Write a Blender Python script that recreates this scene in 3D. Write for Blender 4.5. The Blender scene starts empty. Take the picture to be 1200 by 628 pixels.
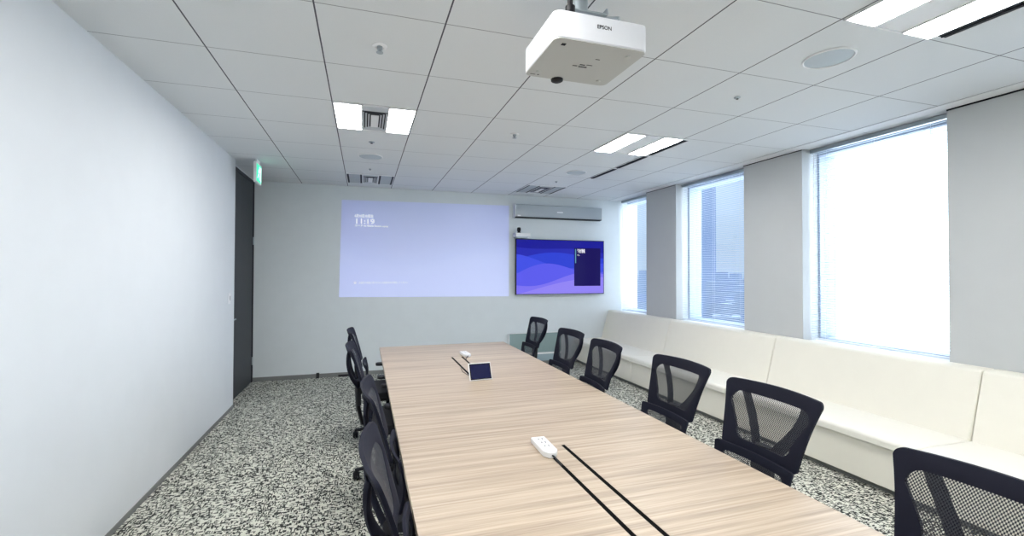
import bpy, bmesh, math, random
from mathutils import Vector, Matrix
random.seed(7)
PI = math.pi
COL = bpy.context.scene.collection
W, H = 1200, 628
CEIL = 2.873          # ceiling height
XL, XR = -1.437, 4.39  # faces of the left and the window-side wall
YB, YN = 7.065, -1.8   # back wall and the wall behind the camera
T = 0.64               # ceiling grid module

# ------------------------------------------------------------------ materials
def new_mat(name):
    m = bpy.data.materials.new(name); m.use_nodes = True
    return m, m.node_tree.nodes, m.node_tree.links, m.node_tree.nodes['Principled BSDF']

def mat(name, col, rough=0.5, metal=0.0, spec=0.5, emit=None, es=0.0, noise=0.0, nscale=40, bump=0.0, bscale=200):
    m, N, L, b = new_mat(name)
    b.inputs['Base Color'].default_value = (*col, 1)
    b.inputs['Roughness'].default_value = rough
    b.inputs['Metallic'].default_value = metal
    b.inputs['Specular IOR Level'].default_value = spec
    if emit is not None:
        b.inputs['Emission Color'].default_value = (*emit, 1)
        b.inputs['Emission Strength'].default_value = es
    tc = N.new('ShaderNodeTexCoord')
    if noise > 0:
        n = N.new('ShaderNodeTexNoise'); n.inputs['Scale'].default_value = nscale; n.inputs['Detail'].default_value = 3
        L.new(tc.outputs['Object'], n.inputs['Vector'])
        r = N.new('ShaderNodeValToRGB')
        r.color_ramp.elements[0].position = 0.3; r.color_ramp.elements[1].position = 0.7
        r.color_ramp.elements[0].color = (*[c*(1-noise) for c in col], 1)
        r.color_ramp.elements[1].color = (*[min(1, c*(1+noise)) for c in col], 1)
        L.new(n.outputs['Fac'], r.inputs['Fac']); L.new(r.outputs['Color'], b.inputs['Base Color'])
    if bump > 0:
        n = N.new('ShaderNodeTexNoise'); n.inputs['Scale'].default_value = bscale
        L.new(tc.outputs['Object'], n.inputs['Vector'])
        bp = N.new('ShaderNodeBump'); bp.inputs['Strength'].default_value = bump; bp.inputs['Distance'].default_value = 0.001
        L.new(n.outputs['Fac'], bp.inputs['Height']); L.new(bp.outputs['Normal'], b.inputs['Normal'])
    return m

def math_node(N, L, op, a, b=None, c=None):
    n = N.new('ShaderNodeMath'); n.operation = op
    for i, v in enumerate((a, b, c)):
        if v is None: continue
        if isinstance(v, (int, float)): n.inputs[i].default_value = v
        else: L.new(v, n.inputs[i])
    return n.outputs[0]

M = {}
M['wall'] = mat('wall_paint', (.70, .745, .765), .75, spec=.25, noise=.012, nscale=6, bump=.15, bscale=350)
M['wall_left'] = mat('wall_vinyl', (.715, .745, .77), .6, spec=.3, noise=.01, nscale=5, bump=.12, bscale=350)
M['pillar'] = mat('pillar_panel', (.56, .58, .585), .6, spec=.3, noise=.01, nscale=5, bump=.12, bscale=300)
M['white'] = mat('white_plastic', (.82, .83, .84), .35)
M['white_matt'] = mat('white_matt', (.84, .85, .86), .6)
M['frame'] = mat('window_frame_aluminium', (.40, .46, .56), .4)
M['baseboard'] = mat('baseboard_grey', (.20, .205, .20), .6)
M['door'] = mat('door_charcoal', (.022, .025, .031), .42, spec=.3, noise=.08, nscale=20)
M['black'] = mat('black_plastic', (.007, .007, .010), .5, spec=.35, bump=.2, bscale=500)
M['black_gloss'] = mat('black_gloss', (.006, .006, .009), .15, spec=.25)
M['chair_frame'] = mat('chair_frame_black', (.007, .008, .018), .75, spec=.22, bump=.5, bscale=700)
M['seat_fabric'] = mat('seat_fabric_black', (.012, .013, .018), .85, noise=.25, nscale=300, bump=.6, bscale=600)
M['metal'] = mat('brushed_metal', (.42, .47, .50), .35, metal=.8)
M['bar_silver'] = mat('silver_grille', (.42, .46, .49), .45, metal=.35)
M['slat'] = mat('blind_slat', (.72, .78, .86), .45)
M['dark'] = mat('slot_dark', (.008, .008, .012), .7)
M['duct_edge'] = mat('duct_gap_black', (.002, .002, .002), .9, spec=.08)
M['sofa'] = mat('cream_leatherette', (.83, .805, .71), .45, spec=.4, noise=.008, nscale=8, bump=.25, bscale=160)
M['sofa_seat'] = mat('cream_leatherette_seat', (.85, .83, .75), .42, spec=.4, noise=.008, nscale=8, bump=.25, bscale=160)
M['vent_grey'] = mat('vent_grey', (.55, .58, .60), .5)
M['speaker'] = mat('speaker_grille', (.50, .56, .60), .6, noise=.1, nscale=500)
M['lamp'] = mat('lamp_diffuser', (.9, .9, .9), .4, emit=(1, .985, .97), es=44)
M['lamp_off'] = mat('lamp_diffuser_unlit', (.40, .44, .46), .3)
M['green'] = mat('green_glass_board', (.27, .37, .37), .12, spec=.7)
M['green2'] = mat('green_glass_board_low', (.36, .47, .52), .15, spec=.7)
M['proj_body'] = mat('projector_white', (.74, .75, .78), .35)
M['proj_base'] = mat('projector_underside', (.52, .53, .51), .5)
M['ink'] = mat('print_ink', (.03, .03, .035), .6)
M['text_glow'] = mat('text_glow', (.9, .9, .9), .8, emit=(.92, .96, 1), es=.75)
M['text_dim'] = mat('text_dim', (.8, .8, .8), .8, emit=(.75, .82, 1), es=.40)
M['text_tv'] = mat('text_tv', (0, 0, 0), .8, emit=(.95, .95, 1), es=1.1)
M['tv_panel'] = mat('tv_panel_navy', (0, 0, 0), .3, spec=.1, emit=(.010, .006, .10), es=1.0)
M['tv_bar'] = mat('tv_bar_teal', (0, 0, 0), .3, emit=(.12, .42, .55), es=.7)
M['exit_green'] = mat('exit_green', (0, .2, .1), .4, emit=(.03, .75, .42), es=1.2)
M['exit_white'] = mat('exit_white', (.8, .8, .8), .4, emit=(.75, 1, .92), es=1.3)
M['chrome'] = mat('chrome', (.6, .6, .6), .2, metal=1)
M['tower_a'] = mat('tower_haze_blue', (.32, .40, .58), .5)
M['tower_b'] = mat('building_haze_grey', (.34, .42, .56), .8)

# ceiling: panels with dark long T-bar joints and fine cross joints (object space, metres)
def ceiling_mat():
    m, N, L, b = new_mat('ceiling_panels')
    tc = N.new('ShaderNodeTexCoord'); s = N.new('ShaderNodeSeparateXYZ'); L.new(tc.outputs['Object'], s.inputs[0])
    def line(out, off, half):
        v = math_node(N, L, 'ADD', out, -off + 64*T)
        v = math_node(N, L, 'MODULO', v, T)
        v = math_node(N, L, 'SUBTRACT', v, T/2)
        v = math_node(N, L, 'ABSOLUTE', v)
        return math_node(N, L, 'GREATER_THAN', v, T/2 - half)
    lx = line(s.outputs['X'], -.24, .0042)
    ly = line(s.outputs['Y'], .349, .0026)
    ly = math_node(N, L, 'MULTIPLY', ly, .72)
    f = math_node(N, L, 'MAXIMUM', lx, ly)
    n = N.new('ShaderNodeTexNoise'); n.inputs['Scale'].default_value = 260; L.new(tc.outputs['Object'], n.inputs['Vector'])
    r = N.new('ShaderNodeValToRGB'); r.color_ramp.elements[0].position = .35; r.color_ramp.elements[1].position = .6
    r.color_ramp.elements[0].color = (.745, .77, .785, 1); r.color_ramp.elements[1].color = (.775, .80, .815, 1)
    L.new(n.outputs['Fac'], r.inputs['Fac'])
    mx = N.new('ShaderNodeMix'); mx.data_type = 'RGBA'
    L.new(f, mx.inputs['Factor']); L.new(r.outputs['Color'], mx.inputs[6]); mx.inputs[7].default_value = (.10, .10, .12, 1)
    L.new(mx.outputs[2], b.inputs['Base Color']); b.inputs['Roughness'].default_value = .85
    b.inputs['Specular IOR Level'].default_value = .15
    bp = N.new('ShaderNodeBump'); bp.inputs['Strength'].default_value = .3; bp.inputs['Distance'].default_value = .001
    L.new(n.outputs['Fac'], bp.inputs['Height']); L.new(bp.outputs['Normal'], b.inputs['Normal'])
    return m
M['ceiling'] = ceiling_mat()

# carpet: pale ground with a woven crosshatch of short dark dashes
def carpet_mat():
    m, N, L, b = new_mat('carpet_dashes')
    tc = N.new('ShaderNodeTexCoord')
    dist = N.new('ShaderNodeTexNoise'); dist.inputs['Scale'].default_value = 45; dist.inputs['Detail'].default_value = 2
    L.new(tc.outputs['Object'], dist.inputs['Vector'])
    sub = N.new('ShaderNodeVectorMath'); sub.operation = 'SUBTRACT'; L.new(dist.outputs['Color'], sub.inputs[0]); sub.inputs[1].default_value = (.5, .5, .5)
    sc = N.new('ShaderNodeVectorMath'); sc.operation = 'SCALE'; L.new(sub.outputs[0], sc.inputs[0]); sc.inputs['Scale'].default_value = .005
    add = N.new('ShaderNodeVectorMath'); add.operation = 'ADD'; L.new(tc.outputs['Object'], add.inputs[0]); L.new(sc.outputs[0], add.inputs[1])
    s = N.new('ShaderNodeSeparateXYZ'); L.new(add.outputs[0], s.inputs[0])
    def dashes(cx, cy, p, seed, shift_axis):
        u = math_node(N, L, 'DIVIDE', s.outputs['X'], cx); v = math_node(N, L, 'DIVIDE', s.outputs['Y'], cy)
        if shift_axis == 0:   # long along x: shift each row
            fv = math_node(N, L, 'FLOOR', v); w = N.new('ShaderNodeTexWhiteNoise'); w.noise_dimensions = '1D'; L.new(math_node(N, L, 'ADD', fv, seed), w.inputs['W'])
            u = math_node(N, L, 'ADD', u, w.outputs['Value'])
        else:
            fu = math_node(N, L, 'FLOOR', u); w = N.new('ShaderNodeTexWhiteNoise'); w.noise_dimensions = '1D'; L.new(math_node(N, L, 'ADD', fu, seed), w.inputs['W'])
            v = math_node(N, L, 'ADD', v, w.outputs['Value'])
        c = N.new('ShaderNodeCombineXYZ'); L.new(math_node(N, L, 'FLOOR', u), c.inputs[0]); L.new(math_node(N, L, 'FLOOR', v), c.inputs[1]); c.inputs[2].default_value = seed
        w2 = N.new('ShaderNodeTexWhiteNoise'); w2.noise_dimensions = '3D'; L.new(c.outputs[0], w2.inputs['Vector'])
        return math_node(N, L, 'LESS_THAN', w2.outputs['Value'], p)
    a = dashes(.021, .0066, .30, 3.3, 0)
    d = dashes(.0066, .021, .25, 9.7, 1)
    f = math_node(N, L, 'MAXIMUM', a, d)
    big = N.new('ShaderNodeTexNoise'); big.inputs['Scale'].default_value = 220; L.new(tc.outputs['Object'], big.inputs['Vector'])
    r = N.new('ShaderNodeValToRGB'); r.color_ramp.elements[0].position = .3; r.color_ramp.elements[1].position = .65
    r.color_ramp.elements[0].color = (.42, .43, .36, 1); r.color_ramp.elements[1].color = (.80, .81, .72, 1)
    L.new(big.outputs['Fac'], r.inputs['Fac'])
    mx = N.new('ShaderNodeMix'); mx.data_type = 'RGBA'; L.new(math_node(N, L, 'MULTIPLY', f, .95), mx.inputs['Factor'])
    L.new(r.outputs['Color'], mx.inputs[6]); mx.inputs[7].default_value = (.018, .02, .02, 1)
    L.new(mx.outputs[2], b.inputs['Base Color']); b.inputs['Roughness'].default_value = .95; b.inputs['Specular IOR Level'].default_value = .1
    bp = N.new('ShaderNodeBump'); bp.inputs['Strength'].default_value = .6; bp.inputs['Distance'].default_value = .004
    L.new(big.outputs['Fac'], bp.inputs['Height']); L.new(bp.outputs['Normal'], b.inputs['Normal'])
    return m
M['carpet'] = carpet_mat()

# light oak laminate, grain running across the table (world X)
def oak_mat():
    m, N, L, b = new_mat('oak_laminate')
    tc = N.new('ShaderNodeTexCoord')
    def layer(sx, sy, detail, seed):
        mp = N.new('ShaderNodeMapping'); mp.inputs['Scale'].default_value = (sx, sy, 1); mp.inputs['Location'].default_value = (seed, seed*2, 0)
        L.new(tc.outputs['Object'], mp.inputs['Vector'])
        n = N.new('ShaderNodeTexNoise'); n.inputs['Scale'].default_value = 1; n.inputs['Detail'].default_value = detail; n.inputs['Roughness'].default_value = .6
        n.inputs['Distortion'].default_value = .3
        L.new(mp.outputs[0], n.inputs['Vector']); return n.outputs['Fac']
    a = layer(.8, 36, 3, 3.1); c = layer(2.0, 110, 3, 8.2); d = layer(9, 300, 2, 1.7)
    f = math_node(N, L, 'ADD', math_node(N, L, 'MULTIPLY', a, .55), math_node(N, L, 'ADD', math_node(N, L, 'MULTIPLY', c, .33), math_node(N, L, 'MULTIPLY', d, .12)))
    r = N.new('ShaderNodeValToRGB'); e = r.color_ramp.elements
    e[0].position = .38; e[0].color = (.32, .25, .185, 1); e[1].position = .62; e[1].color = (.55, .46, .355, 1)
    k = e.new(.47); k.color = (.415, .33, .247, 1); k = e.new(.53); k.color = (.465, .378, .285, 1)
    L.new(f, r.inputs['Fac']); L.new(r.outputs['Color'], b.inputs['Base Color'])
    b.inputs['Roughness'].default_value = .42; b.inputs['Specular IOR Level'].default_value = .45
    return m
M['oak'] = oak_mat()

# open weave of the chair backs: diagonal holes, partly see-through
def mesh_mat():
    m, N, L, b = new_mat('chair_mesh_weave')
    b.inputs['Base Color'].default_value = (.018, .021, .030, 1); b.inputs['Roughness'].default_value = .6
    tc = N.new('ShaderNodeTexCoord'); s = N.new('ShaderNodeSeparateXYZ'); L.new(tc.outputs['Object'], s.inputs[0])
    p = math_node(N, L, 'SINE', math_node(N, L, 'MULTIPLY', s.outputs['X'], PI/.0044))
    q = math_node(N, L, 'SINE', math_node(N, L, 'MULTIPLY', s.outputs['Z'], PI/.0064))
    h = math_node(N, L, 'MULTIPLY', p, q)
    hole = math_node(N, L, 'GREATER_THAN', h, .03)
    fac = math_node(N, L, 'MULTIPLY', hole, .80)
    lw = N.new('ShaderNodeLayerWeight'); lw.inputs['Blend'].default_value = .5
    graz = math_node(N, L, 'SUBTRACT', 1.0, math_node(N, L, 'POWER', lw.outputs['Facing'], 2.2))
    fac = math_node(N, L, 'MULTIPLY', fac, graz)
    tr = N.new('ShaderNodeBsdfTransparent'); mx = N.new('ShaderNodeMixShader')
    L.new(fac, mx.inputs[0]); L.new(b.outputs[0], mx.inputs[1]); L.new(tr.outputs[0], mx.inputs[2])
    out = N['Material Output']; L.new(mx.outputs[0], out.inputs['Surface'])
    return m
M['mesh'] = mesh_mat()

def glass_mat():
    m, N, L, b = new_mat('window_glass')
    tr = N.new('ShaderNodeBsdfTransparent'); tr.inputs['Color'].default_value = (.90, .95, .98, 1)
    gl = N.new('ShaderNodeBsdfGlossy'); gl.inputs['Roughness'].default_value = .02
    fr = N.new('ShaderNodeLayerWeight'); fr.inputs['Blend'].default_value = .5
    fc = math_node(N, L, 'ADD', math_node(N, L, 'MULTIPLY', math_node(N, L, 'POWER', fr.outputs['Facing'], 5.0), .35), .03)
    mx = N.new('ShaderNodeMixShader'); L.new(fc, mx.inputs[0]); L.new(tr.outputs[0], mx.inputs[1]); L.new(gl.outputs[0], mx.inputs[2])
    L.new(mx.outputs[0], N['Material Output'].inputs['Surface'])
    return m
M['glass'] = glass_mat()

# the projector's picture on the wall: its thrown light put in as blue-violet emission over wall colour
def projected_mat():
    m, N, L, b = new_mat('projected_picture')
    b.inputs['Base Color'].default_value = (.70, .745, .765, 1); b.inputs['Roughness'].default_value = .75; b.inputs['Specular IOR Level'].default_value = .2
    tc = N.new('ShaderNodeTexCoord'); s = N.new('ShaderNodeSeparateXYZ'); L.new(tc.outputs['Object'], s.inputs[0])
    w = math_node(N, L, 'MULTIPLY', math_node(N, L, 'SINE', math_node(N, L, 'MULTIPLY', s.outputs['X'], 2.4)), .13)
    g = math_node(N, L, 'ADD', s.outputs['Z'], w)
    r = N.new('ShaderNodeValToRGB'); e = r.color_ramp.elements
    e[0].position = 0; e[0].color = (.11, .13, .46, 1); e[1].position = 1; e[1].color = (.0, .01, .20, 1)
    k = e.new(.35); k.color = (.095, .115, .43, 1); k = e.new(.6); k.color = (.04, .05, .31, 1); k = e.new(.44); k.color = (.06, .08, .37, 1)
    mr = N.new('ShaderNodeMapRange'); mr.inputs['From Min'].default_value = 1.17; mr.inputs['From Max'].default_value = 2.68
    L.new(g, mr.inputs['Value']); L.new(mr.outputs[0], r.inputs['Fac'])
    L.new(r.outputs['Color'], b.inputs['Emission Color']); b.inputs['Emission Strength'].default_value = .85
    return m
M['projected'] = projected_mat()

# television picture: overlapping blue waves, deep at the top and violet below
def tv_mat():
    m, N, L, b = new_mat('tv_wave_picture')
    b.inputs['Base Color'].default_value = (0, 0, 0, 1); b.inputs['Roughness'].default_value = .3; b.inputs['Specular IOR Level'].default_value = .12
    tc = N.new('ShaderNodeTexCoord'); s = N.new('ShaderNodeSeparateXYZ'); L.new(tc.outputs['Object'], s.inputs[0])
    X, Z = s.outputs['X'], s.outputs['Z']   # centred: x -.83..+.83, z -.47..+.47
    cols = [(.010, .010, .30), (.018, .022, .42), (.025, .05, .62), (.05, .075, .74), (.10, .10, .80), (.19, .16, .84), (.27, .22, .86)]
    waves = [(.30, .05, 2.6, .4, -.10), (.19, .07, 3.0, 2.2, .05), (.07, .08, 3.4, 4.5, -.08), (-.04, .13, 3.1, 2.6, .10), (-.20, .07, 3.6, .2, .10), (-.30, .04, 2.5, 1.2, .16)]
    cur = None
    for i, (z0, amp, fr, ph, sl) in enumerate(waves):
        y = math_node(N, L, 'MULTIPLY', math_node(N, L, 'SINE', math_node(N, L, 'ADD', math_node(N, L, 'MULTIPLY', X, fr), ph)), amp)
        y = math_node(N, L, 'ADD', math_node(N, L, 'ADD', y, z0), math_node(N, L, 'MULTIPLY', X, sl))
        f = math_node(N, L, 'LESS_THAN', Z, y)
        mx = N.new('ShaderNodeMix'); mx.data_type = 'RGBA'; L.new(f, mx.inputs['Factor'])
        if cur is None: mx.inputs[6].default_value = (*cols[0], 1)
        else: L.new(cur, mx.inputs[6])
        mx.inputs[7].default_value = (*cols[i+1], 1); cur = mx.outputs[2]
    L.new(cur, b.inputs['Emission Color']); b.inputs['Emission Strength'].default_value = 1.0
    return m
M['tv_pic'] = tv_mat()
M['tablet_screen'] = mat('tablet_screen', (.002, .002, .006), .2, spec=.15, emit=(.008, .010, .055), es=1.0)

# ------------------------------------------------------------------ mesh helpers
class MB:
    def __init__(s): s.bm = bmesh.new()
    def box(s, x0, x1, y0, y1, z0, z1, mtx=None):
        vs = [s.bm.verts.new((x, y, z)) for x in (x0, x1) for y in (y0, y1) for z in (z0, z1)]
        for f in ((0, 1, 3, 2), (4, 6, 7, 5), (0, 4, 5, 1), (2, 3, 7, 6), (0, 2, 6, 4), (1, 5, 7, 3)):
            s.bm.faces.new([vs[i] for i in f])
        if mtx is not None:
            for v in vs: v.co = mtx @ v.co
        return s
    def prism(s, pts, axis, a0, a1):
        """extrude a 2-D outline along axis (0,1,2); pts are the two remaining coordinates in order"""
        def mk(p, a):
            c = list(p); c.insert(axis, a); return s.bm.verts.new(c)
        A = [mk(p, a0) for p in pts]; B = [mk(p, a1) for p in pts]; n = len(pts)
        s.bm.faces.new(A); s.bm.faces.new(B[::-1])
        for i in range(n): s.bm.faces.new((A[i], B[i], B[(i+1) % n], A[(i+1) % n]))
        return s
    def lathe(s, prof, c=(0, 0, 0), n=24, axis='z'):
        rings = []
        for r, h in prof:
            ring = []
            for i in range(n):
                a = 2*PI*i/n
                p = (r*math.cos(a), r*math.sin(a), h)
                if axis == 'x': p = (h, r*math.cos(a), r*math.sin(a))
                if axis == 'y': p = (r*math.cos(a), h, r*math.sin(a))
                ring.append(s.bm.verts.new((c[0]+p[0], c[1]+p[1], c[2]+p[2])))
            rings.append(ring)
        for k in range(len(rings)-1):
            for i in range(n):
                s.bm.faces.new((rings[k][i], rings[k][(i+1) % n], rings[k+1][(i+1) % n], rings[k+1][i]))
        if prof[0][0] > 1e-6: s.bm.faces.new(rings[0][::-1])
        if prof[-1][0] > 1e-6: s.bm.faces.new(rings[-1])
        return s
    def tube(s, path, rad, n=8, flat=None):
        """swept tube; rad a number or list; flat=(a,b) gives an elliptical section"""
        path = [Vector(p) for p in path]
        if isinstance(rad, (int, float)): rad = [rad]*len(path)
        rings = []; up = Vector((0, 0, 1)); prev = None
        for i, p in enumerate(path):
            d = (path[min(i+1, len(path)-1)] - path[max(i-1, 0)]).normalized()
            if prev is None:
                ref = Vector((1, 0, 0)) if abs(d.x) < .8 else Vector((0, 1, 0))
                a = (ref - d*ref.dot(d)).normalized()
            else: a = (prev - d*prev.dot(d)).normalized()
            prev = a; b = d.cross(a)
            fa, fb = flat if flat else (1, 1)
            rings.append([s.bm.verts.new(p + a*math.cos(2*PI*k/n)*rad[i]*fa + b*math.sin(2*PI*k/n)*rad[i]*fb) for k in range(n)])
        for k in range(len(rings)-1):
            for i in range(n): s.bm.faces.new((rings[k][i], rings[k][(i+1) % n], rings[k+1][(i+1) % n], rings[k+1][i]))
        s.bm.faces.new(rings[0][::-1]); s.bm.faces.new(rings[-1])
        return s
    def build(s, name, m, parent=None, bevel=0, seg=2, smooth=False, sub=0):
        bmesh.ops.remove_doubles(s.bm, verts=s.bm.verts, dist=1e-6)
        bmesh.ops.recalc_face_normals(s.bm, faces=s.bm.faces)
        me = bpy.data.meshes.new(name); s.bm.to_mesh(me); s.bm.free()
        me.materials.append(M[m] if isinstance(m, str) else m)
        o = bpy.data.objects.new(name, me); COL.objects.link(o)
        if parent is not None: o.parent = parent
        if bevel:
            b = o.modifiers.new('bevel', 'BEVEL'); b.width = bevel; b.segments = seg; b.limit_method = 'ANGLE'; b.angle_limit = .6
            b.harden_normals = False
        if sub:
            q = o.modifiers.new('sub', 'SUBSURF'); q.levels = sub; q.render_levels = sub
        if smooth or bevel or sub:
            for p in me.polygons: p.use_smooth = True
            if not sub: me.set_sharp_from_angle(angle=math.radians(40))
        return o

def box(name, m, x0, x1, y0, y1, z0, z1, parent=None, bevel=0, seg=2):
    return MB().box(x0, x1, y0, y1, z0, z1).build(name, m, parent, bevel, seg)
def struct(o): o['kind'] = 'structure'; return o
def tag(o, label, cat, group=None):
    o['label'] = label; o['category'] = cat
    if group: o['group'] = group
    return o
def thing(name, label, cat, loc=(0, 0, 0), rz=0, group=None):
    o = bpy.data.objects.new(name, None); COL.objects.link(o)
    o.location = loc; o.rotation_euler = (0, 0, rz); o.empty_display_size = .1
    return tag(o, label, cat, group)
def copy_tree(o, parent=None):
    c = o.copy(); COL.objects.link(c)
    if parent is not None: c.parent = parent
    for ch in [k for k in KIDS.get(o.name, [])]: copy_tree(ch, c)
    return c
KIDS = {}
def index_kids(o):
    def rec(x):
        KIDS[x.name] = [k for k in bpy.data.objects if k.parent == x]
        for k in KIDS[x.name]: rec(k)
    rec(o)
def place_copy(proto, loc, rz, label, group=None):
    c = copy_tree(proto); c.location = loc; c.rotation_euler = (0, 0, rz); c['label'] = label
    if group: c['group'] = group
    return c

def text(name, s, m, size, loc, rot, parent=None, extrude=.0005, width=None, align='LEFT', bold=0.0):
    cu = bpy.data.curves.new(name, 'FONT'); cu.body = s; cu.size = size; cu.extrude = extrude; cu.align_x = align; cu.offset = bold
    o = bpy.data.objects.new(name, cu); COL.objects.link(o)
    dg = bpy.context.evaluated_depsgraph_get(); dg.update()
    me = bpy.data.meshes.new_from_object(o.evaluated_get(dg)); me.name = name
    bpy.data.objects.remove(o); bpy.data.curves.remove(cu)
    me.materials.clear(); me.materials.append(M[m])
    t = bpy.data.objects.new(name, me); COL.objects.link(t)
    if width and len(me.vertices):
        xs = [v.co.x for v in me.vertices]; w = max(xs) - min(xs)
        if w > 0:
            for v in me.vertices: v.co.x *= width / w
    mt = Matrix.Translation(loc) @ rot.to_4x4()
    me.transform(mt)
    if parent is not None: t.parent = parent
    return t
R_BACK = Matrix(((1, 0, 0), (0, 0, -1), (0, 1, 0)))      # text standing on a surface that faces -Y

# ------------------------------------------------------------------ room shell
struct(box('floor', 'carpet', XL-.1, XR+.25, YN-.1, YB+.1, -.06, 0))
struct(box('ceiling', 'ceiling', XL-.1, XR+.40, YN-.1, YB+.1, CEIL, CEIL+.06))
struct(box('wall_back', 'wall', XL-.3, XR+.44, YB, YB+.15, -.05, CEIL+.05))
struct(box('wall_rear', 'wall', XL-.3, XR+.44, YN-.15, YN, -.05, CEIL+.05))
Y_D = 5.80   # left wall ends here, the door recess follows
struct(box('wall_left', 'wall_left', XL-.25, XL, YN, Y_D, -.05, CEIL+.05))
struct(box('wall_left_recess', 'wall', XL-.25, XL-.075, Y_D, YB, 2.86, CEIL+.05))
struct(box('wall_left_behind_door', 'wall', XL-.25, XL-.12, Y_D, YB, -.05, 2.86))
# door (flush dark leaf, black frame, hinges, lever)
d = bpy.data.objects.new('door_1', None); COL.objects.link(d); struct(d)
box('door_leaf', 'door', XL-.115, XL-.075, Y_D+.02, YB-.05, .008, 2.81, d, .002)
MB().box(XL-.119, XL-.068, YB-.05, YB-.002, 0, 2.858).box(XL-.119, XL-.068, Y_D+.002, YB-.05, 2.81, 2.858).build('door_frame', 'black', d, .002)
for z in (.25, 1.95):
    MB().lathe([(.009, 0), (.009, .11)], (XL-.064, YB-.055, z), 10).build('hinge', 'metal', d)
hd = MB().lathe([(.024, 0), (.024, .008)], (XL-.075, Y_D+.09, 1.0), 16, 'x').tube([(XL-.07, Y_D+.09, 1.0), (XL-.03, Y_D+.09, 1.0), (XL-.03, Y_D+.20, 1.0)], .008).build('door_handle', 'metal', d, smooth=True)

box_bb = box('baseboard_back', 'baseboard', XL-.07, XR-.02, YB-.008, YB, 0, .058); struct(box_bb)
struct(box('baseboard_left', 'baseboard', XL, XL+.007, YN, Y_D, 0, .035))
struct(box('trim_1', 'white_matt', XR-.15, XR-.0, YN, YB, CEIL-.004, CEIL, None))     # pale edge strip along the windows
struct(box('trim_2', 'dark', XR-.004, XR+.0, YN, 2.293, CEIL-.016, CEIL-.004))          # dark strip drawn for the shadow line above the pillar

# window side: low wall, pillars, frames, panes
WINS = [(6.167, 7.065), (4.24, 5.454), (2.293, 3.497), (.345, 1.55)]
SILL = .86
struct(box('wall_right', 'pillar', XR, XR+.23, YN, YB, -.05, SILL))
edges = [YN, .345, 1.55, 2.293, 3.497, 4.24, 5.454, 6.167]
for i in range(0, 8, 2):
    struct(box('wall_right', 'pillar', XR, XR+.22, edges[i], edges[i+1], SILL, CEIL+.04, None, .002))
    if i:
        struct(box('trim_%d' % (3+i//2), 'dark', XR-.004, XR, edges[i], edges[i+1], CEIL-.012, CEIL-.004))  # same dark strip, drawn for the shadow line over each pillar
struct(box('wall_right_lintel', 'white_matt', XR+.23, XR+.46, YN, YB, CEIL-.02, CEIL+.1))
for i, (y0, y1) in enumerate(WINS):
    w = bpy.data.objects.new('window_%d' % (i+1), None); COL.objects.link(w); struct(w)
    f = MB()
    f.box(XR+.22, XR+.44, y0-.03, y0+.03, SILL-.03, CEIL-.02)
    if i: f.box(XR+.22, XR+.44, y1-.02, y1+.03, SILL-.03, CEIL-.02)
    f.box(XR+.22, XR+.44, y0+.03, y1-.02, CEIL-.065, CEIL-.02)
    f.box(XR+.22, XR+.44, y0+.03, y1-.02, SILL-.03, SILL+.04)
    f.build('window_frame', 'frame', w, .003)
    box('window_sill', 'white_matt', XR-.0, XR+.22, y0, y1, SILL, SILL+.015, w, .003)
    box('window_pane', 'glass', XR+.335, XR+.343, y0+.03, y1-.02, SILL+.04, CEIL-.065, w)

# ------------------------------------------------------------------ venetian blinds
def blind(y0, y1, label, dz=0):
    t = thing('venetian_blind', label, 'window blind', (XR+.115, (y0+y1)/2, SILL+.015), 0, 'venetian blinds in the window recesses')
    h = (y1-y0)/2 - .012; top = CEIL-.004-SILL-.015
    box('headrail', 'metal', -.022, .022, -h, h, top-.04, top-.002, t, .002)
    m = MB(); z = .05
    tilt = math.radians(6)
    while z < top-.055:
        for k in range(3):   # gently crowned slat
            a0, a1 = -.0125+.025*k/3, -.0125+.025*(k+1)/3
            zz = lambda a: z + math.sin(tilt)*a + .0018*(1-(a/.0125)**2)
            v = [m.bm.verts.new(c) for c in ((a0, -h, zz(a0)), (a1, -h, zz(a1)), (a1, h, zz(a1)), (a0, h, zz(a0)))]
            m.bm.faces.new(v)
        z += .0245
    sl = m.build('slats', 'slat', t, smooth=True)
    so = sl.modifiers.new('solid', 'SOLIDIFY'); so.thickness = .0006
    box('bottom_rail', 'slat', -.013, .013, -h, h, .012, .030, t, .003)
    for q in (-.75, 0, .75):
        MB().box(-.0145, -.0135, q*h-.0012, q*h+.0012, .03, top-.04).box(.0135, .0145, q*h-.0012, q*h+.0012, .03, top-.04).build('ladder_cord', 'slat', t)
    MB().lathe([(.0035, 0), (.0035, .9)], (-.03, h-.05, top-.95), 8).build('tilt_wand', 'white', t)
    return t
for (y0, y1), lb in zip(WINS, ('pale venetian blind in the narrow window next to the back wall', 'pale venetian blind in the window between the two grey pillars, city seen through it',
                               'venetian blind in the large glaring window nearest the camera', 'venetian blind in the window behind the nearest grey pillar')):
    blind(y0, y1 - (.01 if y1 > 7 else 0), lb)

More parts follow.
